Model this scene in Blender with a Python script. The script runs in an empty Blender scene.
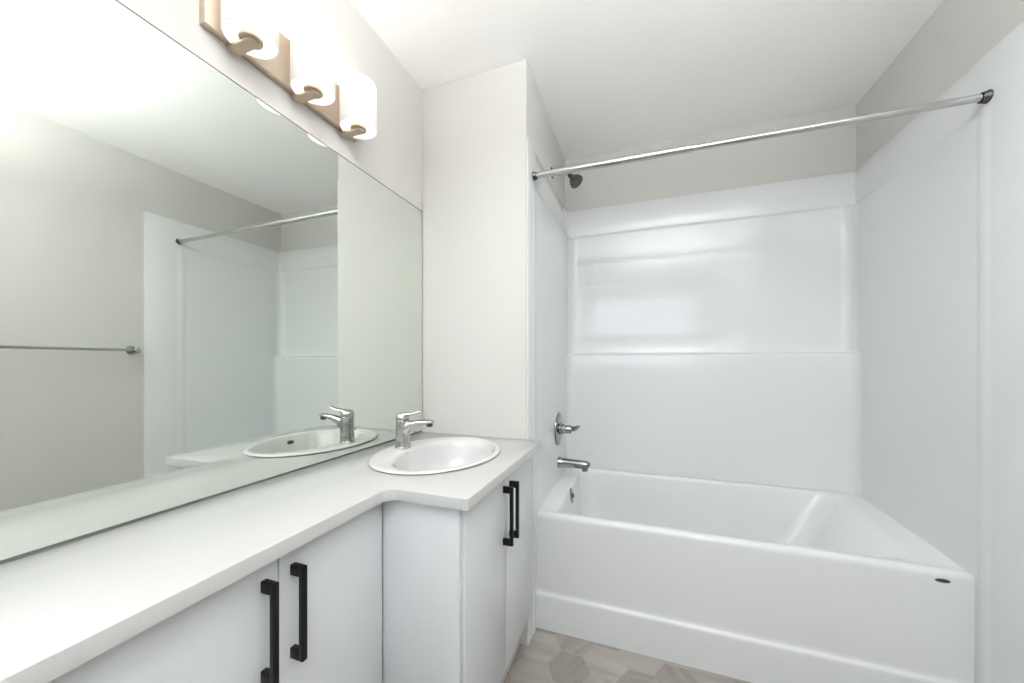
import bpy, bmesh, math, random
from mathutils import Vector, Matrix

C = bpy.context.scene
COL = C.collection
PI = math.pi

# ---------------------------------------------------------------- camera, world, light, exposure
cam_d = bpy.data.cameras.new('camera')
cam_d.sensor_width = 36.0
cam_d.lens = 360.5 / 1024 * 36.0
cam_d.shift_y = 21.3 / 1024
cam_d.clip_start = 0.02
cam = bpy.data.objects.new('camera', cam_d)
COL.objects.link(cam)
cam.location = (0.9539, -1.4298, 1.1769)
cam.rotation_euler = (PI / 2, 0, math.radians(19.667))
C.camera = cam

EXPOSURE = 0.16
WINDOW_W = 7.5        # daylight through the unseen rear window, added to light the room
FILL_LAMP_W = 68.0          # unseen bowl lamp added as uplight fill, open at the top
BULB_W = 1.1           # each vanity bulb

world = bpy.data.worlds.new('sky')
C.world = world
world.use_nodes = True
world.node_tree.nodes['Background'].inputs[0].default_value = (0.75, 0.87, 1.0, 1)
world.node_tree.nodes['Background'].inputs[1].default_value = 1.5

C.view_settings.view_transform = 'Standard'
C.view_settings.look = 'None'
C.view_settings.exposure = EXPOSURE
C.view_settings.gamma = 1.0
C.view_settings.use_curve_mapping = False
cy = C.cycles
cy.use_denoising = True
cy.max_bounces = 14
cy.diffuse_bounces = 8
cy.glossy_bounces = 8
cy.transmission_bounces = 8
cy.transparent_max_bounces = 8
cy.sample_clamp_indirect = 6.0
cy.blur_glossy = 0.6

H = 2.44
XW, YB, W = 0.507, 0.803, 1.948       # wing wall end, alcove back wall, right wall
YR = -2.75                            # rear wall behind the camera
ZC, CT = 0.8584, 0.028                # counter top height and thickness


def area_light(name, loc, rot, sx, sy, watts, col):
    d = bpy.data.lights.new(name, 'AREA')
    d.shape = 'RECTANGLE'
    d.size, d.size_y = sx, sy
    d.energy = watts
    d.color = col
    o = bpy.data.objects.new(name, d)
    COL.objects.link(o)
    o.location = loc
    o.rotation_euler = rot
    return o


WX0, WX1, WZ0, WZ1 = 0.20, 1.75, 1.46, 2.20
area_light('added_window_light', ((WX0 + WX1) / 2, YR - 0.03, (WZ0 + WZ1) / 2), (PI / 2, 0, 0),
           WX1 - WX0 - 0.1, WZ1 - WZ0 - 0.1, WINDOW_W, (0.80, 0.91, 1.0))  # area light standing in the added rear window

# ---------------------------------------------------------------- mesh helpers


def box(bm, lo, hi, bevel=0.0, seg=2):
    lo, hi = Vector(lo), Vector(hi)
    vs = [bm.verts.new((x, y, z)) for x in (lo.x, hi.x) for y in (lo.y, hi.y) for z in (lo.z, hi.z)]
    fs = [(0, 1, 3, 2), (4, 6, 7, 5), (0, 4, 5, 1), (2, 3, 7, 6), (0, 2, 6, 4), (1, 5, 7, 3)]
    faces = [bm.faces.new([vs[i] for i in f]) for f in fs]
    if bevel > 0:
        edges = {e for f in faces for e in f.edges}
        bmesh.ops.bevel(bm, geom=list(edges), offset=bevel, segments=seg, profile=0.5, affect='EDGES')


def bridge(bm, a, b, closed=True):
    n = len(a)
    for i in range(n if closed else n - 1):
        j = (i + 1) % n
        try:
            bm.faces.new((a[i], a[j], b[j], b[i]))
        except ValueError:
            pass


def loft(bm, rings, closed=True, cap0=False, cap1=False):
    R = [[bm.verts.new(p) for p in r] for r in rings]
    for a, b in zip(R, R[1:]):
        bridge(bm, a, b, closed)
    if cap0:
        bm.faces.new(R[0][::-1])
    if cap1:
        bm.faces.new(R[-1])
    return R


def tube(bm, pts, rad, seg=20, up=(0, 0, 1), caps=True):
    """sweep; rad entries are a radius or (side, up) half sizes"""
    pts = [Vector(p) for p in pts]
    rings = []
    up = Vector(up)
    for i, p in enumerate(pts):
        if i == 0:
            t = pts[1] - pts[0]
        elif i == len(pts) - 1:
            t = pts[-1] - pts[-2]
        else:
            t = (pts[i + 1] - pts[i]).normalized() + (pts[i] - pts[i - 1]).normalized()
        t.normalize()
        s = t.cross(up)
        if s.length < 1e-4:
            s = t.cross(Vector((1, 0, 0)))
        s.normalize()
        u = s.cross(t).normalized()
        r = rad[i] if isinstance(rad, (list, tuple)) else rad
        a, b = (r, r) if not isinstance(r, (list, tuple)) else r
        rings.append([p + s * (a * math.cos(2 * PI * k / seg)) + u * (b * math.sin(2 * PI * k / seg)) for k in range(seg)])
    return loft(bm, rings, True, caps, caps)


def lathe(bm, prof, origin=(0, 0, 0), axis=(0, 0, 1), seg=32, closed=False):
    """prof: (radius, height along axis)"""
    q = Vector((0, 0, 1)).rotation_difference(Vector(axis).normalized()).to_matrix()
    o = Vector(origin)
    rings = []
    for r, h in prof:
        rings.append([o + q @ Vector((max(r, 1e-5) * math.cos(2 * PI * k / seg), max(r, 1e-5) * math.sin(2 * PI * k / seg), h)) for k in range(seg)])
    if closed:
        rings.append(rings[0])
    R = loft(bm, rings, True)
    if closed:
        pass
    bmesh.ops.remove_doubles(bm, verts=bm.verts, dist=1e-6)
    bmesh.ops.dissolve_degenerate(bm, edges=bm.edges, dist=2e-5)


def ellipse(cx, cy_, a, b, z, n=72):
    return [(cx + a * math.cos(2 * PI * k / n), cy_ + b * math.sin(2 * PI * k / n), z) for k in range(n)]


def quad_ring(cs, r, z, n=8, m=6):
    """rounded quadrilateral; cs = four corners counter-clockwise, r = corner size, z = number or function(x, y)"""
    out = []
    k = len(cs)
    rs = r if isinstance(r, (list, tuple)) else [r] * k
    arcs = []
    for i in range(k):
        p = Vector(cs[i]); a = Vector(cs[i - 1]); b = Vector(cs[(i + 1) % k])
        s = p + (a - p).normalized() * rs[i]
        e = p + (b - p).normalized() * rs[i]
        w = 0.7071
        arc = []
        for j in range(n + 1):
            t = j / n
            c0, c1, c2 = (1 - t) ** 2, 2 * t * (1 - t) * w, t * t
            arc.append((s * c0 + p * c1 + e * c2) / (c0 + c1 + c2))
        arcs.append(arc)
    for i in range(k):
        out += arcs[i]
        a, b = arcs[i][-1], arcs[(i + 1) % k][0]
        out += [a + (b - a) * (j / m) for j in range(1, m)]
    return [(p.x, p.y, z(p.x, p.y) if callable(z) else z) for p in out]


def prism(bm, poly, z0, z1):
    a = [bm.verts.new((x, y, z0)) for x, y in poly]
    b = [bm.verts.new((x, y, z1)) for x, y in poly]
    bridge(bm, a, b)
    bm.faces.new(a[::-1])
    bm.faces.new(b)


def link(name, bm, mats, parent=None, sharp=35, smooth=True):
    bmesh.ops.recalc_face_normals(bm, faces=bm.faces)
    me = bpy.data.meshes.new(name)
    off = Vector((0, 0, 0))
    if parent is not None:
        q = parent
        while q is not None:
            off += q.location
            q = q.parent
        bmesh.ops.translate(bm, verts=bm.verts, vec=-off)
    bm.to_mesh(me)
    bm.free()
    for m in (mats if isinstance(mats, (list, tuple)) else [mats]):
        me.materials.append(m)
    if smooth:
        for p in me.polygons:
            p.use_smooth = True
        me.set_sharp_from_angle(angle=math.radians(sharp))
    o = bpy.data.objects.new(name, me)
    COL.objects.link(o)
    o.parent = parent
    return o


def thing(name, label, cat, loc, group=None):
    o = bpy.data.objects.new(name, None)
    COL.objects.link(o)
    o.empty_display_size = 0.05
    o.location = loc
    return tag(o, label, cat, group)


def tag(o, label, cat, group=None):
    o['label'] = label
    o['category'] = cat
    if group:
        o['group'] = group
    return o


def struct(name, bm, mats, parent=None, **k):
    o = link(name, bm, mats, parent, **k)
    if parent is None:
        o['kind'] = 'structure'
    return o


def B():
    return bmesh.new()


# ---------------------------------------------------------------- materials
def mat(name, col, rough=0.5, metal=0.0, spec=0.5, bump=None, mottle=None, coat=0.0):
    m = bpy.data.materials.new(name)
    m.use_nodes = True
    nt = m.node_tree
    p = nt.nodes['Principled BSDF']
    p.inputs['Base Color'].default_value = (*col, 1)
    p.inputs['Roughness'].default_value = rough
    p.inputs['Metallic'].default_value = metal
    p.inputs['Specular IOR Level'].default_value = spec
    p.inputs['Coat Weight'].default_value = coat
    tc = nt.nodes.new('ShaderNodeTexCoord')
    if bump:
        sc, st = bump
        n = nt.nodes.new('ShaderNodeTexNoise')
        n.inputs['Scale'].default_value = sc
        n.inputs['Detail'].default_value = 4
        b = nt.nodes.new('ShaderNodeBump')
        b.inputs['Strength'].default_value = st
        b.inputs['Distance'].default_value = 0.002
        nt.links.new(tc.outputs['Object'], n.inputs['Vector'])
        nt.links.new(n.outputs['Fac'], b.inputs['Height'])
        nt.links.new(b.outputs['Normal'], p.inputs['Normal'])
    if mottle:
        sc, col2, lo, hi = mottle
        n = nt.nodes.new('ShaderNodeTexNoise')
        n.inputs['Scale'].default_value = sc
        n.inputs['Detail'].default_value = 3
        r = nt.nodes.new('ShaderNodeValToRGB')
        r.color_ramp.elements[0].position = lo
        r.color_ramp.elements[1].position = hi
        r.color_ramp.elements[0].color = (*col, 1)
        r.color_ramp.elements[1].color = (*col2, 1)
        nt.links.new(tc.outputs['Object'], n.inputs['Vector'])
        nt.links.new(n.outputs['Fac'], r.inputs['Fac'])
        nt.links.new(r.outputs['Color'], p.inputs['Base Color'])
    return m


M = {}
M['paint'] = mat('wall_paint', (0.60, 0.588, 0.562), 0.7, spec=0.25, bump=(160, 0.12))
M['ceil'] = mat('ceiling_paint', (0.93, 0.915, 0.90), 0.85, spec=0.15, bump=(90, 0.25))
M['acrylic'] = mat('white_acrylic', (0.715, 0.73, 0.735), 0.10, spec=0.5)
M['quartz'] = mat('white_quartz', (0.49, 0.49, 0.48), 0.16, spec=0.5, mottle=(240, (0.42, 0.42, 0.415), 0.58, 0.80))
M['ceramic'] = mat('white_ceramic', (0.60, 0.60, 0.595), 0.06, spec=0.6)
M['cab'] = mat('white_cabinet_laminate', (0.64, 0.66, 0.675), 0.35, spec=0.4)
M['carcass'] = mat('cabinet_carcass', (0.62, 0.62, 0.62), 0.6)
M['black'] = mat('black_metal', (0.005, 0.005, 0.0055), 0.4, metal=0.0, spec=0.25)
M['chrome'] = mat('chrome', (0.50, 0.50, 0.50), 0.08, metal=1.0)
M['chrome2'] = mat('polished_dark_chrome', (0.30, 0.30, 0.30), 0.10, metal=1.0)
M['steel'] = mat('brushed_nickel', (0.60, 0.505, 0.41), 0.48, metal=1.0)
M['rod'] = mat('satin_steel', (0.55, 0.55, 0.55), 0.14, metal=1.0)
M['dark'] = mat('dark_chrome', (0.10, 0.10, 0.10), 0.25, metal=0.7)
M['edge'] = mat('mirror_edge', (0.10, 0.11, 0.10), 0.3)
M['grout'] = mat('grout', (0.36, 0.33, 0.31), 0.9)
M['socket'] = mat('socket_cup', (0.60, 0.50, 0.40), 0.4, metal=0.6)
M['frame'] = mat('window_frame_white', (0.8, 0.8, 0.8), 0.4)
M['badge'] = mat('badge_dark', (0.05, 0.048, 0.04), 0.3)
M['mark'] = mat('grey_print', (0.30, 0.30, 0.31), 0.4)
M['kick'] = mat('toe_kick', (0.55, 0.53, 0.50), 0.6)

m = bpy.data.materials.new('mirror_silver')
m.use_nodes = True
p = m.node_tree.nodes['Principled BSDF']
p.inputs['Base Color'].default_value = (0.80, 0.835, 0.785, 1)
p.inputs['Metallic'].default_value = 1.0
p.inputs['Roughness'].default_value = 0.0
M['mirror'] = m

# frosted glass of the lit shades
m = bpy.data.materials.new('frosted_shade_glass')
m.use_nodes = True
nt = m.node_tree
nt.nodes.clear()
out = nt.nodes.new('ShaderNodeOutputMaterial')
tr = nt.nodes.new('ShaderNodeBsdfTranslucent'); tr.inputs['Color'].default_value = (0.22, 0.217, 0.21, 1)
df = nt.nodes.new('ShaderNodeBsdfDiffuse'); df.inputs['Color'].default_value = (0.80, 0.79, 0.78, 1)
mx = nt.nodes.new('ShaderNodeMixShader'); mx.inputs[0].default_value = 0.5
em = nt.nodes.new('ShaderNodeEmission'); em.inputs['Color'].default_value = (1.0, 0.95, 0.89, 1); em.inputs['Strength'].default_value = 0.36
ad = nt.nodes.new('ShaderNodeAddShader')
nt.links.new(tr.outputs[0], mx.inputs[1]); nt.links.new(df.outputs[0], mx.inputs[2])
nt.links.new(mx.outputs[0], ad.inputs[0]); nt.links.new(em.outputs[0], ad.inputs[1])
nt.links.new(ad.outputs[0], out.inputs[0])
M['shade'] = m


def glow(name, col, s):
    m = bpy.data.materials.new(name)
    m.use_nodes = True
    p = m.node_tree.nodes['Principled BSDF']
    p.inputs['Base Color'].default_value = (0.9, 0.9, 0.9, 1)
    p.inputs['Emission Color'].default_value = (*col, 1)
    p.inputs['Emission Strength'].default_value = s
    return m


M['bulb'] = glow('lit_bulb', (1.0, 0.92, 0.83), BULB_W * 26.0)
M['diffuser'] = glow('fill_lamp_glow', (1.0, 0.98, 0.96), 0.5)  # faint glow for the bowl of the added fill lamp

# glass of the added window: mostly clear, a little reflective
m = bpy.data.materials.new('window_glass')
m.use_nodes = True
nt = m.node_tree
nt.nodes.clear()
out = nt.nodes.new('ShaderNodeOutputMaterial')
a = nt.nodes.new('ShaderNodeBsdfTransparent')
g = nt.nodes.new('ShaderNodeBsdfGlossy'); g.inputs['Roughness'].default_value = 0.02
mx = nt.nodes.new('ShaderNodeMixShader'); mx.inputs[0].default_value = 0.06
nt.links.new(a.outputs[0], mx.inputs[1]); nt.links.new(g.outputs[0], mx.inputs[2]); nt.links.new(mx.outputs[0], out.inputs[0])
M['glass'] = m

# hexagon floor tile: each tile its own tone, streaks along its own direction
m = bpy.data.materials.new('hex_tile')
m.use_nodes = True
nt = m.node_tree
p = nt.nodes['Principled BSDF']
p.inputs['Roughness'].default_value = 0.38
geo = nt.nodes.new('ShaderNodeNewGeometry')
tc = nt.nodes.new('ShaderNodeTexCoord')
ang = nt.nodes.new('ShaderNodeMath'); ang.operation = 'MULTIPLY'; ang.inputs[1].default_value = 3.0
fl = nt.nodes.new('ShaderNodeMath'); fl.operation = 'FLOOR'
an2 = nt.nodes.new('ShaderNodeMath'); an2.operation = 'MULTIPLY'; an2.inputs[1].default_value = PI / 3
rot = nt.nodes.new('ShaderNodeVectorRotate'); rot.rotation_type = 'Z_AXIS'
mp = nt.nodes.new('ShaderNodeMapping'); mp.inputs['Scale'].default_value = (3.0, 22.0, 1.0)
ns = nt.nodes.new('ShaderNodeTexNoise'); ns.inputs['Scale'].default_value = 1.6; ns.inputs['Detail'].default_value = 5
ns.noise_dimensions = '4D'
rp = nt.nodes.new('ShaderNodeValToRGB')
rp.color_ramp.elements[0].position = 0.32; rp.color_ramp.elements[0].color = (0.255, 0.228, 0.208, 1)
rp.color_ramp.elements[1].position = 0.66; rp.color_ramp.elements[1].color = (0.335, 0.303, 0.280, 1)
w4 = nt.nodes.new('ShaderNodeMath'); w4.operation = 'MULTIPLY'; w4.inputs[1].default_value = 37.0
tone = nt.nodes.new('ShaderNodeMapRange'); tone.inputs['To Min'].default_value = 0.80; tone.inputs['To Max'].default_value = 1.18
mul = nt.nodes.new('ShaderNodeVectorMath'); mul.operation = 'SCALE'
L = nt.links.new
ri = geo.outputs['Random Per Island']
L(ri, ang.inputs[0]); L(ang.outputs[0], fl.inputs[0]); L(fl.outputs[0], an2.inputs[0])
L(tc.outputs['Object'], rot.inputs['Vector']); L(an2.outputs[0], rot.inputs['Angle'])
L(rot.outputs[0], mp.inputs['Vector']); L(mp.outputs[0], ns.inputs['Vector'])
L(ri, w4.inputs[0]); L(w4.outputs[0], ns.inputs['W'])
L(ns.outputs['Fac'], rp.inputs['Fac'])
fr = nt.nodes.new('ShaderNodeMath'); fr.operation = 'FRACT'
L(w4.outputs[0], fr.inputs[0]); L(fr.outputs[0], tone.inputs['Value'])
L(rp.outputs['Color'], mul.inputs[0]); L(tone.outputs[0], mul.inputs['Scale'])
L(mul.outputs[0], p.inputs['Base Color'])
M['tile'] = m

# ---------------------------------------------------------------- room shell
bm = B()
box(bm, (-0.1, YR - 0.1, -0.08), (W + 0.1, YB + 0.1, -0.0015))
s = 0.087
dy = s * math.sqrt(3)
for i in range(-2, 18):
    for j in range(-20, 6):
        x = 0.823 + (i - 6) * 1.5 * s
        y = 0.025 + j * dy + (dy / 2 if i % 2 else 0)
        if x < -0.02 or x > W + 0.02 or y < YR - 0.03 or y > 0.3:
            continue
        g = s - 0.0012
        vs = [bm.verts.new((x + g * math.cos(PI / 3 * k), y + g * math.sin(PI / 3 * k), 0)) for k in range(6)]
        f = bm.faces.new(vs)
        f.material_index = 1
fo = struct('floor', bm, [M['grout'], M['tile']], smooth=False)

bm = B(); box(bm, (-0.1, YR - 0.1, H), (W + 0.1, YB + 0.1, H + 0.08)); struct('ceiling', bm, M['ceil'])
bm = B(); box(bm, (-0.1, YR - 0.1, 0), (0, YB + 0.1, H)); struct('wall_left', bm, M['paint'])
bm = B(); box(bm, (0, 0, 0), (XW, YB + 0.1, H), 0.004); struct('wall_partition', bm, M['paint'])
bm = B(); box(bm, (XW, YB, 0), (W, YB + 0.1, H)); struct('wall_back', bm, M['paint'])
bm = B(); box(bm, (W, YR - 0.1, 0), (W + 0.1, YB + 0.1, H)); struct('wall_right', bm, M['paint'])
bm = B()
box(bm, (0, YR - 0.1, 0), (W, YR, WZ0))
box(bm, (0, YR - 0.1, WZ1), (W, YR, H))
box(bm, (0, YR - 0.1, WZ0), (WX0, YR, WZ1))
box(bm, (WX1, YR - 0.1, WZ0), (W, YR, WZ1))
struct('wall_rear', bm, M['paint'])
win = bpy.data.objects.new('added_window_1', None); COL.objects.link(win); win['kind'] = 'structure'  # out-of-view window, added to bring fill light from behind
win.location = ((WX0 + WX1) / 2, YR - 0.06, WZ0)
bm = B()
for lo, hi in (((WX0, WZ0), (WX1, WZ0 + 0.05)), ((WX0, WZ1 - 0.05), (WX1, WZ1)), ((WX0, WZ0), (WX0 + 0.05, WZ1)),
               ((WX1 - 0.05, WZ0), (WX1, WZ1)), (((WX0 + WX1) / 2 - 0.02, WZ0), ((WX0 + WX1) / 2 + 0.02, WZ1))):
    box(bm, (lo[0], YR - 0.085, lo[1]), (hi[0], YR - 0.045, hi[1]), 0.003)
link('added_window_frame', bm, M['frame'], win)
bm = B(); box(bm, (WX0 + 0.04, YR - 0.07, WZ0 + 0.04), (WX1 - 0.04, YR - 0.064, WZ1 - 0.04)); link('added_window_pane', bm, M['glass'], win)

# ---------------------------------------------------------------- bathtub
Y0, Y1 = 0.124, 0.785
XL, XR = 0.5125, 1.9455


def zt(x, y):
    return 0.507 + 0.040 * max(0, min(1, (y - 0.16) / 0.60))


tub = thing('bathtub', 'glossy white alcove bathtub with flat apron, set between partition and right wall', 'bathtub', (1.227, 0.12, 0))
bm = B()
prof = [(0.20, 0.0), (0.116, 0.0), (0.116, 0.142), (0.1165, 0.149), (0.119, 0.154), (0.1245, 0.158), (0.127, 0.163),
        (0.1275, 0.175), (0.125, 0.480), (0.1252, 0.490), (0.1268, 0.498), (0.131, 0.504), (0.138, 0.507), (0.150, 0.5078)]
n = 40
loft(bm, [[(x, y, z) for x in [XL + (XR - XL) * k / n for k in range(n + 1)]] for y, z in prof], closed=False)
link('apron', bm, M['acrylic'], tub, sharp=60)
bm = B()


def inset(cs, l, r, f, b):
    return [(cs[0][0] + l, cs[0][1] + f), (cs[1][0] - r, cs[1][1] + f), (cs[2][0] - r, cs[2][1] - b), (cs[3][0] + l, cs[3][1] - b)]


OUT = [(XL, 0.150), (XR, 0.150), (XR, 0.79), (XL, 0.79)]
OPEN = [(0.590, 0.166), (1.838, 0.166), (1.893, 0.752), (0.606, 0.752)]
rr = [0.035, 0.06, 0.07, 0.06]
rings = [
    quad_ring(OUT, 0.004, lambda x, y: zt(x, y) + (0.008 if y > 0.2 else 0.0008)),
    quad_ring(inset(OUT, 0.018, 0.018, 0.003, 0.022), 0.015, zt),
    quad_ring(OPEN, rr, zt),
    quad_ring(inset(OPEN, .004, .014, .003, .003), rr, lambda x, y: zt(x, y) - 0.002),
    quad_ring(inset(OPEN, .009, .036, .007, .007), rr, lambda x, y: zt(x, y) - 0.008),
    quad_ring(inset(OPEN, .013, .066, .010, .011), [r + .01 for r in rr], lambda x, y: zt(x, y) - 0.022),
    quad_ring(inset(OPEN, .030, .150, .024, .026), [r + .03 for r in rr], 0.38),
    quad_ring(inset(OPEN, .050, .235, .042, .045), [r + .05 for r in rr], 0.24),
    quad_ring(inset(OPEN, .068, .295, .058, .062), [r + .06 for r in rr], 0.165),
    quad_ring(inset(OPEN, .090, .335, .078, .082), [r + .06 for r in rr], 0.14),
    quad_ring(inset(OPEN, .130, .36, .12, .12), [r + .05 for r in rr], 0.128),
    quad_ring(inset(OPEN, .30, .55, .25, .25), 0.03, 0.122),
]
loft(bm, rings, True, False, True)
link('basin', bm, M['acrylic'], tub, sharp=60)
bm = B()
nrm = Vector((1, 0, 0.18)).normalized()
lathe(bm, [(0, 0.006), (0.012, 0.0058), (0.028, 0.005), (0.036, 0.003), (0.0385, 0.0), (0.0385, -0.012)], (0.6125, 0.455, 0.482), nrm, 36)
o = link('overflow_plate', bm, M['chrome2'], tub); o['label'] = 'round chrome overflow plate'
bm = B()
lathe(bm, [(0, 0.004), (0.01, 0.0035), (0.012, 0.001)], (0.6205, 0.455, 0.483), nrm, 20)
link('overflow_screw', bm, M['dark'], o)
bm = B()
lathe(bm, [(0, 0.004), (0.02, 0.004), (0.034, 0.003), (0.037, -0.004)], (0.86, 0.455, 0.124), (0, 0, 1), 28)
link('drain', bm, M['chrome'], tub)
bm = B()
tube_pts = []
rings = []
for yy, k in ((0.1262, 1.0), (0.1238, 0.98), (0.1232, 0.9)):
    rings.append([(1.866 + 0.0195 * k * math.cos(2 * PI * q / 36), yy, 0.4775 + 0.0062 * k * math.sin(2 * PI * q / 36)) for q in range(36)])
loft(bm, rings, True, True, True)
o = link('badge', bm, M['badge'], tub); o['label'] = 'small dark oval badge'

# ---------------------------------------------------------------- shower surround
ZS = 2.1136
sur = thing('shower_surround', 'glossy white moulded tub surround lining the three alcove walls', 'shower surround', (1.227, 0.45, 0.5))


def uprofile(xl, xr, xlb, xrb, yb, r, n=10):
    """U-shaped plan: front left -> back left corner -> back right corner -> front right"""
    y0 = 0.112
    P = []
    m_ = 12
    for k in range(m_):
        t = k / m_
        P.append((xl + (xlb - xl) * t, y0 + (yb - r - y0) * t))
    for k in range(n + 1):
        a = PI / 2 * k / n
        P.append((xlb + r - r * math.cos(a), yb - r + r * math.sin(a)))
    i1 = len(P) - 1
    for k in range(1, 20):
        P.append((xlb + r + (xrb - r - xlb - r) * k / 20, yb))
    i2 = len(P)
    for k in range(n + 1):
        a = PI / 2 * (1 - k / n)
        P.append((xrb - r + r * math.cos(a), yb - r + r * math.sin(a)))
    for k in range(1, m_ + 1):
        t = k / m_
        P.append((xrb + (xr - xrb) * t, yb - r + (y0 - (yb - r)) * t))
    return P, i1, i2


low = (0.5145, 1.9405, 0.535, 1.930, 0.757, 0.050)
upp = (0.5145, 1.9405, 0.5353, 1.9297, 0.795, 0.055)
ban = (0.5140, 1.9415, 0.523, 1.9375, 0.789, 0.018)


def mixp(a, b, t):
    return tuple(u + (v - u) * t for u, v in zip(a, b))


levels = [(0.50, low), (0.60, low), (0.80, low), (1.00, low), (1.205, low), (1.216, mixp(low, upp, 0.04)), (1.222, mixp(low, upp, 0.16)),
          (1.226, mixp(low, upp, 0.4)), (1.232, mixp(low, upp, 0.93)), (1.238, upp), (1.40, upp), (1.60, upp), (1.80, upp), (1.938, upp),
          (1.944, mixp(upp, ban, 0.15)), (1.950, mixp(upp, ban, 0.85)), (1.955, ban), (2.05, ban), (ZS - 0.003, ban), (ZS, mixp(ban, (0.509, 1.946, 0.509, 1.946, 0.80, 0.018), 0.5))]
for nm, which in (('back_panel', 1), ('side_panel', 0), ('side_panel', 2)):
    bm = B()
    rows = []
    for z, prm in levels:
        P, i1, i2 = uprofile(*prm)
        sl = (P[:i1 - 4], P[i1 - 5:i2 + 6], P[i2 + 5:])[which]
        rows.append([(x, y, (zt(x, y) + 0.0015) if z == 0.50 else z) for x, y in sl])
    loft(bm, rows, closed=False)
    link(nm, bm, M['acrylic'], sur, sharp=65)
# front jambs: flat flange and rounded bead from the floor to the top, both sides
for sgn, x0, yf in ((1, 0.5075, 0.003), (-1, 1.9475, -0.0975)):
    bm = B()
    pr = [(0, yf), (0.0045, yf), (0.0055, yf + 0.002), (0.0055, 0.066), (0.0060, 0.072), (0.0078, 0.079), (0.0092, 0.087), (0.0096, 0.095),
          (0.0092, 0.103), (0.0080, 0.111), (0.0068, 0.118), (0.0062, 0.126)]
    if sgn > 0:
        pr = [(a + 0.0005, b) for a, b in pr]
    loft(bm, [[(x0 + sgn * min(a, 0.0056 + (a - 0.0056) * k), y, z) for a, y in pr] for z, k in ((0.0, 1), (0.5, 1), (1.0, 1), (1.5, 1), (1.90, 1), (1.935, 0.6), (1.955, 0), (ZS - 0.002, 0), (ZS, 0))], closed=False)
    link('jamb', bm, M['acrylic'], sur, sharp=60)

# ---------------------------------------------------------------- shower rod
rod = thing('shower_rod', 'satin steel shower curtain rod spanning the tub alcove wall to wall', 'shower rod', (1.22, 0.0796, 1.985))
bm = B()
zl, zr_ = 1.989, 1.981
tube(bm, [(0.5145, 0.0796, zl), (0.56, 0.0796, zl), (1.14, 0.0796, zl - 0.003)], [0.0135, 0.0140, 0.0140], 24)
link('outer_tube', bm, M['rod'], rod)
bm = B()
tube(bm, [(1.0, 0.0796, zl - 0.003), (1.943, 0.0796, zr_)], [0.0112, 0.0112], 24)
link('inner_tube', bm, M['rod'], rod)
for x, sg, zz in ((0.513, 1, zl), (1.943, -1, zr_)):
    bm = B()
    lathe(bm, [(0, 0.0), (0.0180, 0.0), (0.0190, 0.002), (0.0185, 0.005), (0.0170, 0.008), (0.0155, 0.016), (0.0145, 0.018)], (x, 0.0796, zz), (sg, 0, 0), 28)
    o = link('end_flange', bm, M['dark'], rod)

# ---------------------------------------------------------------- shower head
sh = thing('showerhead', 'dark chrome shower head on short wall arm above the tub', 'shower head', (0.5075, 0.45, 2.188))
bm = B()
lathe(bm, [(0, 0.006), (0.012, 0.0065), (0.024, 0.005), (0.0285, 0.0015), (0.029, 0.0)], (0.5075, 0.45, 2.188), (1, 0, 0), 28)
link('escutcheon', bm, M['dark'], sh)
bm = B()
tube(bm, [(0.508, 0.45, 2.188), (0.545, 0.45, 2.190), (0.575, 0.45, 2.184), (0.598, 0.45, 2.168), (0.611, 0.45, 2.153)], 0.0095, 16, up=(0, 1, 0))
link('shower_arm', bm, M['chrome'], sh)
bm = B()
ax = Vector((0.62, -0.12, -0.78)).normalized()
lathe(bm, [(0, -0.004), (0.012, -0.003), (0.0145, 0.006), (0.013, 0.014), (0.015, 0.020), (0.024, 0.030), (0.033, 0.046), (0.0365, 0.058), (0.036, 0.064), (0.033, 0.066)],
      (0.604, 0.45, 2.161), ax, 32)
link('spray_body', bm, M['dark'], sh)
bm = B()
lathe(bm, [(0.0335, 0.0655), (0.028, 0.0675), (0.014, 0.0665), (0, 0.066)], (0.604, 0.45, 2.161), ax, 32)
link('spray_face', bm, M['badge'], sh)

# ---------------------------------------------------------------- mixer valve and tub spout
VX = 0.5287
mv = thing('shower_valve', 'chrome shower valve with round plate and lever on alcove wall', 'shower valve', (VX, 0.52, 0.815))
bm = B()
lathe(bm, [(0, 0.011), (0.030, 0.011), (0.060, 0.0095), (0.080, 0.007), (0.0875, 0.004), (0.089, 0.0), (0.088, 0.0)], (VX, 0.52, 0.815), (1, 0, 0), 48)
link('escutcheon', bm, M['chrome2'], mv)
bm = B()
lathe(bm, [(0.034, 0.009), (0.034, 0.012), (0.030, 0.017), (0.0265, 0.019), (0.0265, 0.032), (0.023, 0.035), (0.023, 0.066), (0.0215, 0.070), (0.016, 0.0715), (0, 0.0715)], (VX, 0.52, 0.815), (1, 0, 0), 36)
hub = link('handle_hub', bm, M['chrome2'], mv)
bm = B()
tube(bm, [(VX + 0.066, 0.52, 0.817), (VX + 0.080, 0.518, 0.819), (VX + 0.091, 0.514, 0.823), (VX + 0.101, 0.508, 0.830), (VX + 0.108, 0.502, 0.838)],
     [(0.019, 0.014), (0.019, 0.015), (0.020, 0.014), (0.021, 0.009), (0.017, 0.004)], 20, up=(0, 0, 1))
link('lever', bm, M['chrome2'], mv)

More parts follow.
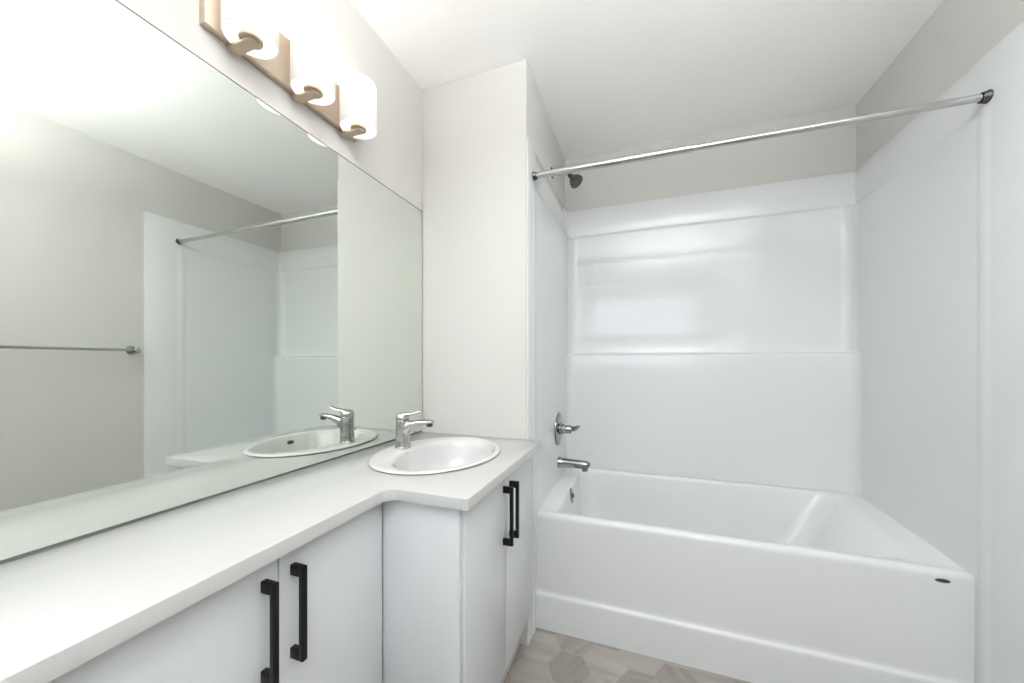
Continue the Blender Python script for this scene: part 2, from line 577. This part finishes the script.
sp = thing('tub_spout', 'chrome tub spout below the round shower valve', 'tub spout', (VX, 0.52, 0.631))
bm = B()
tube(bm, [(VX - 0.002, 0.52, 0.631), (VX + 0.006, 0.52, 0.631), (VX + 0.010, 0.52, 0.631), (VX + 0.03, 0.52, 0.631), (VX + 0.085, 0.52, 0.631), (VX + 0.126, 0.52, 0.631),
          (VX + 0.145, 0.52, 0.6295), (VX + 0.160, 0.52, 0.626), (VX + 0.166, 0.52, 0.623)],
     [0.030, 0.030, 0.0285, 0.0265, 0.0235, 0.0225, (0.022, 0.0225), (0.020, 0.021), (0.015, 0.016)], 28)
link('spout_body', bm, M['chrome2'], sp)
bm = B()
lathe(bm, [(0.0165, 0.0), (0.0165, 0.016), (0.013, 0.0165), (0.012, 0.006), (0, 0.006)], (VX + 0.142, 0.52, 0.6135), (0.1, 0, -1), 24)
link('spout_outlet', bm, M['chrome2'], sp)

# ---------------------------------------------------------------- vanity cabinets
FX = 0.552       # door face of the sink cabinet
LX = 0.321       # door face of the shallow cabinet
ZB = 0.205       # underside of the doors


def handle(x, y, z0, z1, parent):
    bm = B()
    w = 0.0055
    box(bm, (x + 0.022, y - w, z0), (x + 0.032, y + w, z1), 0.0008)
    h = link('handle', bm, M['black'], parent)
    h['label'] = 'black square bar handle'
    for z in (z0, z1 - 0.020):
        bm = B(); box(bm, (x - 0.0005, y - w, z), (x + 0.0222, y + w, z + 0.020), 0.0008)
        link('handle_post', bm, M['black'], h)


sc_ = thing('sink_cabinet', 'deep white two-door vanity cabinet under the sink with black handles', 'cabinet', (0.27, -0.33, 0))
bm = B()
box(bm, (0.004, -0.640, 0.195), (0.531, -0.004, 0.213))
box(bm, (0.004, -0.640, 0.213), (0.531, -0.624, ZC - CT - 0.001))
box(bm, (0.004, -0.020, 0.213), (0.531, -0.004, ZC - CT - 0.001))
box(bm, (0.004, -0.624, 0.213), (0.014, -0.020, ZC - CT - 0.001))
box(bm, (0.515, -0.624, ZC - CT - 0.09), (0.531, -0.020, ZC - CT - 0.001))
link('body', bm, M['carcass'], sc_)
bm = B(); box(bm, (LX - 0.001, -0.6578, ZB - 0.008), (0.5435, -0.6412, ZC - CT - 0.001), 0.0006)
link('side_panel', bm, M['cab'], sc_)
bm = B(); box(bm, (0.004, -0.630, 0.0), (0.478, -0.006, 0.195))
link('toe_kick', bm, M['kick'], sc_)
for a, b, hy in ((-0.6400, -0.3565, -0.384), (-0.3540, -0.0560, -0.329)):
    bm = B(); box(bm, (0.534, a if a > -0.6 else -0.6406, ZB), (FX, b, ZC - CT - 0.006), 0.0010)
    d = link('door', bm, M['cab'], sc_)
    handle(FX, hy, 0.613, 0.794, d)

lc = thing('low_cabinet', 'shallow white vanity cabinet run along mirror wall with flat doors', 'cabinet', (0.16, -1.25, 0))
LY = -1.835
bm = B(); box(bm, (0.004, LY + 0.018, 0.195), (0.300, -0.6605, ZC - CT - 0.001)); link('body', bm, M['carcass'], lc)
bm = B(); box(bm, (0.004, LY, 0.0), (0.3015, LY + 0.017, ZC - CT - 0.001), 0.0006); link('side_panel', bm, M['cab'], lc)
bm = B(); box(bm, (0.004, LY + 0.03, 0.0), (0.245, -0.662, 0.195)); link('toe_kick', bm, M['kick'], lc)
for a, b, hy in ((-0.9445, -0.6605, -0.917), (-1.2300, -0.9470, -0.974), (-1.5160, -1.2325, -1.489), (-1.8020, -1.5185, -1.546)):
    bm = B(); box(bm, (0.303, a, ZB), (LX, b, ZC - CT - 0.006), 0.0010)
    d = link('door', bm, M['cab'], lc)
    handle(LX, hy, 0.611, 0.790, d)

# ---------------------------------------------------------------- countertop (with a hole for the sink)
ct = None
XI, XC_, YI = 0.349, 0.574, -0.672
poly = [(0.0015, -1.86), (XI, -1.86)]
r = 0.032
for k in range(9):                      # rounded inner corner
    a = PI - PI / 2 * k / 8
    poly.append((XI + r + r * math.cos(a), YI - r + r * math.sin(a)))
poly += [(XC_, YI), (XC_, -0.0015), (0.0015, -0.0015)]
bm = B()
e0, t0 = 0.002, ZC
hole = [(0.31 + 0.171 * math.cos(2 * PI * k / 48), -0.324 + 0.228 * math.sin(2 * PI * k / 48)) for k in range(48)]


def pinset(poly, d):
    out = []
    n = len(poly)
    for i in range(n):
        p0, p1, p2 = Vector(poly[i - 1]), Vector(poly[i]), Vector(poly[(i + 1) % n])
        d1, d2 = (p1 - p0).normalized(), (p2 - p1).normalized()
        n1, n2 = Vector((-d1.y, d1.x)), Vector((-d2.y, d2.x))
        bis = (n1 + n2)
        bis = bis / max(bis.dot(n1), 1e-6)
        out.append(tuple(p1 + bis * d))
    return out


pin = pinset(poly, 0.0018)
layers = [(poly, ZC - CT), (poly, ZC - 0.0018), (pinset(poly, 0.0006), ZC - 0.0006), (pin, ZC)]
V = [[bm.verts.new((x, y, z)) for x, y in P] for P, z in layers]
for a, b in zip(V, V[1:]):
    bridge(bm, a, b)
hv = [bm.verts.new((x, y, ZC)) for x, y in hole]
hb = [bm.verts.new((x, y, ZC - CT)) for x, y in hole]
bridge(bm, hv, hb)
for outer, inner in ((V[-1], hv), (V[0], hb)):
    eds = []
    for ringv in (outer, inner):
        for i in range(len(ringv)):
            e = bm.edges.get((ringv[i], ringv[(i + 1) % len(ringv)])) or bm.edges.new((ringv[i], ringv[(i + 1) % len(ringv)]))
            eds.append(e)
    bmesh.ops.triangle_fill(bm, use_beauty=True, use_dissolve=False, edges=eds)
ct = link('countertop', bm, M['quartz'], None, sharp=50)
tag(ct, 'long white quartz countertop stepping deeper at the sink, on both cabinets', 'countertop')

# ---------------------------------------------------------------- sink
SX, SY = 0.285, -0.324
sk = thing('sink', 'oval white drop-in sink set in the quartz countertop', 'sink', (SX, SY, ZC))
bm = B()
ST = ZC + 0.0095
BX = 0.319
rings = [
    ellipse(SX, SY, 0.2025, 0.2500, ZC + 0.0003), ellipse(SX, SY, 0.2070, 0.2545, ZC + 0.0026), ellipse(SX, SY, 0.2095, 0.2572, ZC + 0.0045), ellipse(SX, SY, 0.2075, 0.2550, ZC + 0.0075),
    ellipse(SX, SY, 0.2030, 0.2500, ZC + 0.0093), ellipse(SX + 0.002, SY, 0.197, 0.2440, ST),
    ellipse(BX - 0.007, SY, 0.164, 0.230, ST - 0.0010), ellipse(BX - 0.002, SY, 0.156, 0.223, ST - 0.0035), ellipse(BX, SY, 0.151, 0.217, ST - 0.009), ellipse(BX, SY, 0.147, 0.212, ST - 0.017),
    ellipse(BX - 0.001, SY, 0.140, 0.203, ST - 0.035), ellipse(BX - 0.003, SY, 0.131, 0.190, ST - 0.070), ellipse(BX - 0.006, SY, 0.115, 0.168, ST - 0.105),
    ellipse(BX - 0.010, SY, 0.088, 0.128, ST - 0.130), ellipse(BX - 0.012, SY, 0.05, 0.070, ST - 0.143), ellipse(BX - 0.012, SY, 0.022, 0.022, ST - 0.147), ellipse(BX - 0.012, SY, 0.020, 0.020, ST - 0.160)]
loft(bm, rings, True, False, True)
link('bowl', bm, M['ceramic'], sk, sharp=60)
bm = B()
lathe(bm, [(0, -0.139), (0.012, -0.1395), (0.020, -0.142), (0.0225, -0.1455), (0.0225, -0.1485)], (BX - 0.012, SY, ST), (0, 0, 1), 28)
link('drain', bm, M['chrome'], sk)
# overflow slot in the front wall of the bowl, chrome trimmed
ofn = Vector((-0.95, 0, 0.42)).normalized()


def pill(bm, o, nx, ux, a, b, h0, h1, n=24):
    """rounded slot on a plane: o centre, ux long axis, height along nx"""
    vx = nx.cross(ux)
    rings = []
    for h, k in h0, h1:
        ring = []
        for q in range(n):
            t = 2 * PI * q / n
            cxx = (a - b) * (1 if math.cos(t) > 0 else -1) if abs(math.cos(t)) > 1e-6 else 0
            ring.append(o + ux * (cxx + b * k * math.cos(t)) + vx * (b * k * math.sin(t)) + nx * h)
        rings.append(ring)
    loft(bm, rings, True, True, True)


oc = Vector((0.4610, -0.296, ST - 0.030))
bm = B(); pill(bm, oc, ofn, Vector((0, 1, 0)), 0.021, 0.0085, (-0.006, 1.0), (0.0022, 1.0)); ov = link('overflow_trim', bm, M['chrome'], sk)
bm = B(); pill(bm, oc, ofn, Vector((0, 1, 0)), 0.0185, 0.006, (-0.004, 1.0), (0.0028, 1.0)); link('overflow_slot', bm, M['badge'], ov)
# small printed maker's mark on the back slope of the bowl
bm = B()
mo = Vector((0.1725, -0.350, ST - 0.012)); mn = Vector((0.80, 0, 0.60)).normalized()
pill(bm, mo, mn, Vector((0, 1, 0)), 0.009, 0.0016, (-0.001, 1.0), (0.0012, 1.0))
link('printed_mark', bm, M['mark'], sk)

# ---------------------------------------------------------------- faucet
FXc, FYc, FZ = 0.134, -0.322, ST - 0.0006
fa = thing('faucet', 'chrome single-lever basin faucet at the back of the oval sink', 'faucet', (FXc, FYc, FZ))
bm = B()
lathe(bm, [(0.0, 0), (0.0275, 0.0), (0.0283, 0.003), (0.0270, 0.006), (0.0262, 0.03), (0.0253, 0.07), (0.0250, 0.098), (0.0242, 0.101), (0.0, 0.101)], (FXc, FYc, FZ), (0, 0, 1), 36)
link('body', bm, M['chrome'], fa)
bm = B()
tube(bm, [(FXc + 0.006, FYc, FZ + 0.066), (FXc + 0.024, FYc, FZ + 0.075), (FXc + 0.042, FYc - 0.001, FZ + 0.0855), (FXc + 0.070, FYc - 0.002, FZ + 0.0945), (FXc + 0.098, FYc - 0.003, FZ + 0.0985), (FXc + 0.121, FYc - 0.004, FZ + 0.1000), (FXc + 0.128, FYc - 0.004, FZ + 0.1000)],
     [(0.021, 0.028), (0.020, 0.023), (0.0180, 0.0160), (0.0165, 0.0115), (0.0155, 0.0092), (0.0145, 0.0080), (0.0115, 0.0055)], 24)
link('spout', bm, M['chrome'], fa)
bm = B()
lathe(bm, [(0.0115, 0.0), (0.0115, 0.010), (0.009, 0.0115), (0, 0.0115)], (FXc + 0.115, FYc - 0.004, FZ + 0.0945), (0.1, 0, -1), 24)
link('aerator', bm, M['dark'], fa)
bm = B()
lathe(bm, [(0.0, 0.0), (0.0245, 0.0), (0.0252, 0.004), (0.0245, 0.014), (0.0210, 0.021), (0.013, 0.0255), (0, 0.0265)], (FXc - 0.001, FYc, FZ + 0.1015), (-0.10, 0, 1), 32)
hc = link('handle_cap', bm, M['chrome'], fa)
bm = B()
tube(bm, [(FXc - 0.012, FYc, FZ + 0.119), (FXc + 0.010, FYc, FZ + 0.1225), (FXc + 0.035, FYc - 0.001, FZ + 0.1245), (FXc + 0.056, FYc - 0.002, FZ + 0.1285), (FXc + 0.073, FYc - 0.003, FZ + 0.1345), (FXc + 0.084, FYc - 0.003, FZ + 0.1375)],
     [(0.014, 0.006), (0.017, 0.0075), (0.0145, 0.0060), (0.0120, 0.0045), (0.0105, 0.0035), (0.0075, 0.002)], 20)
link('lever', bm, M['chrome'], hc)
bm = B()
tube(bm, [(FXc - 0.020, FYc, FZ + 0.046), (FXc - 0.034, FYc, FZ + 0.052)], 0.0022, 12)
tube(bm, [(FXc - 0.033, FYc, FZ + 0.0515), (FXc - 0.040, FYc, FZ + 0.0545)], [0.0045, 0.0038], 14)
link('lift_rod', bm, M['chrome'], fa)

# ---------------------------------------------------------------- mirror
ZM = 1.876
mi = thing('mirror', 'large frameless wall mirror on left wall above the countertop', 'mirror', (0.002, -0.93, ZC + 0.0025))
bm = B(); box(bm, (0.0005, -1.858, ZC + 0.0008), (0.0035, -0.0015, ZM), 0.0)
link('backing', bm, M['edge'], mi)
bm = B(); box(bm, (0.0036, -1.856, ZC + 0.0072), (0.0046, -0.0040, ZM - 0.0045), 0.0)
link('glass', bm, M['mirror'], mi)

# ---------------------------------------------------------------- vanity light
BY0, BY1, BZ0, BZ1 = -0.893, -0.420, 1.953, 2.087
vl = thing('vanity_light', 'three-lamp brushed nickel vanity light bar on left wall above the mirror', 'vanity light', (0.0, (BY0 + BY1) / 2, BZ0))
bm = B(); box(bm, (0.0005, BY0, BZ0), (0.0205, BY1, BZ1), 0.0012)
link('backplate', bm, M['steel'], vl)
for sy_ in (-0.742, -0.566):
    bm = B(); lathe(bm, [(0, 0.003), (0.0035, 0.0025), (0.005, 0)], (0.0105, sy_, BZ0 + 0.0003), (0, 0, -1), 16)
    link('screw', bm, M['steel'], vl)
SXc = 0.0752
for y in (-0.8275, -0.653, -0.4785):
    bm = B()
    pts = []
    wa = 0.0135
    for k in range(13):
        a = -PI / 2 + PI * k / 12
        pts.append((0.078 + wa * math.cos(a), y + wa * math.sin(a)))
    for k in range(13):
        a = PI / 2 + PI * k / 12
        pts.append((0.0175 + wa * math.cos(a), y + wa * math.sin(a)))
    prism(bm, pts, BZ0 - 0.0135, BZ0 - 0.0065)
    bmesh.ops.bevel(bm, geom=[e for e in bm.edges if abs(e.verts[0].co.z - e.verts[1].co.z) < 1e-6], offset=0.0012, segments=2, affect='EDGES')
    box(bm, (0.003, y - 0.008, BZ0 - 0.0067), (0.0125, y + 0.008, BZ0))
    ar = link('arm', bm, M['steel'], vl, sharp=40)
    bm = B()
    lathe(bm, [(0, 0), (0.0245, 0.0), (0.0255, 0.002), (0.0255, 0.007), (0.021, 0.009), (0.0205, 0.036), (0.0, 0.0365)], (SXc, y, BZ0 - 0.0066), (0, 0, 1), 28)
    link('socket', bm, M['socket'], ar)
    bm = B()
    R0, R1, z0, z1 = 0.0567, 0.0537, 1.949, 2.097
    lathe(bm, [(R1, z0), (R0 - 0.0008, z0), (R0, z0 + 0.0015), (R0, z1 - 0.005), (R0 - 0.002, z1 - 0.001), (R0 - 0.005, z1), (R1 - 0.003, z1 - 0.001), (R1, z1 - 0.005)], (SXc, y, 0), (0, 0, 1), 48, closed=True)
    so = link('lamp_shade', bm, M['shade'], vl, sharp=50)
    so['label'] = 'lit white frosted glass cylinder shade'
    bm = B()
    lathe(bm, [(0, 0), (0.013, 0.0), (0.014, 0.012), (0.022, 0.032), (0.028, 0.050), (0.029, 0.062), (0.025, 0.078), (0.014, 0.090), (0, 0.094)], (SXc, y, BZ0 + 0.036), (0, 0, 1), 24)
    link('bulb', bm, M['bulb'], vl)
# ---------------------------------------------------------------- towel bar (seen in the mirror)
tb = thing('towel_bar', 'slim steel towel bar on the right wall, seen in the mirror', 'towel bar', (W, -0.45, 1.252))
bm = B(); tube(bm, [(1.886, -0.165, 1.252), (1.886, -0.765, 1.252)], 0.0075, 18); link('bar', bm, M['chrome'], tb)
for y in (-0.158, -0.772):
    bm = B(); lathe(bm, [(0, 0), (0.0255, 0.0), (0.0265, 0.003), (0.0255, 0.009), (0.017, 0.012), (0.0125, 0.020), (0.0125, 0.046), (0.0145, 0.050), (0.0145, 0.071), (0.012, 0.074), (0, 0.075)], (W - 0.0005, y, 1.252), (-1, 0, 0), 28)
    link('post', bm, M['chrome'], tb)

# ---------------------------------------------------------------- unseen bowl lamp, added above the camera to brighten ceiling and room
LXc, LYc, LD = 1.22, -1.45, 0.44
cl = thing('added_fill_lamp', 'added unseen bowl fill lamp hanging on a short stem in the middle of the room', 'added fill lamp', (LXc, LYc, H))
bm = B(); lathe(bm, [(0, 0), (0.065, 0.0), (0.065, 0.012), (0.02, 0.022), (0.009, 0.026), (0.009, LD + 0.065), (0, LD + 0.065)], (LXc, LYc, H), (0, 0, -1), 32); link('stem', bm, M['frame'], cl)
bm = B(); lathe(bm, [(0.236, LD - 0.03), (0.240, LD - 0.028), (0.215, LD + 0.02), (0.165, LD + 0.05), (0.09, LD + 0.07), (0, LD + 0.076), (0, LD + 0.072), (0.09, LD + 0.066), (0.163, LD + 0.046), (0.211, LD + 0.018)], (LXc, LYc, H), (0, 0, -1), 48, closed=True); link('bowl', bm, M['diffuser'], cl)
d = bpy.data.lights.new('added_fill_light', 'AREA'); d.shape = 'DISK'; d.size = 0.40; d.energy = FILL_LAMP_W; d.color = (0.96, 0.985, 1.0)  # upward fill from the added bowl, bounced off the ceiling
o = bpy.data.objects.new('added_fill_light', d); COL.objects.link(o); o.parent = cl; o.location = (0, 0, -LD); o.rotation_euler = (PI, 0, 0)
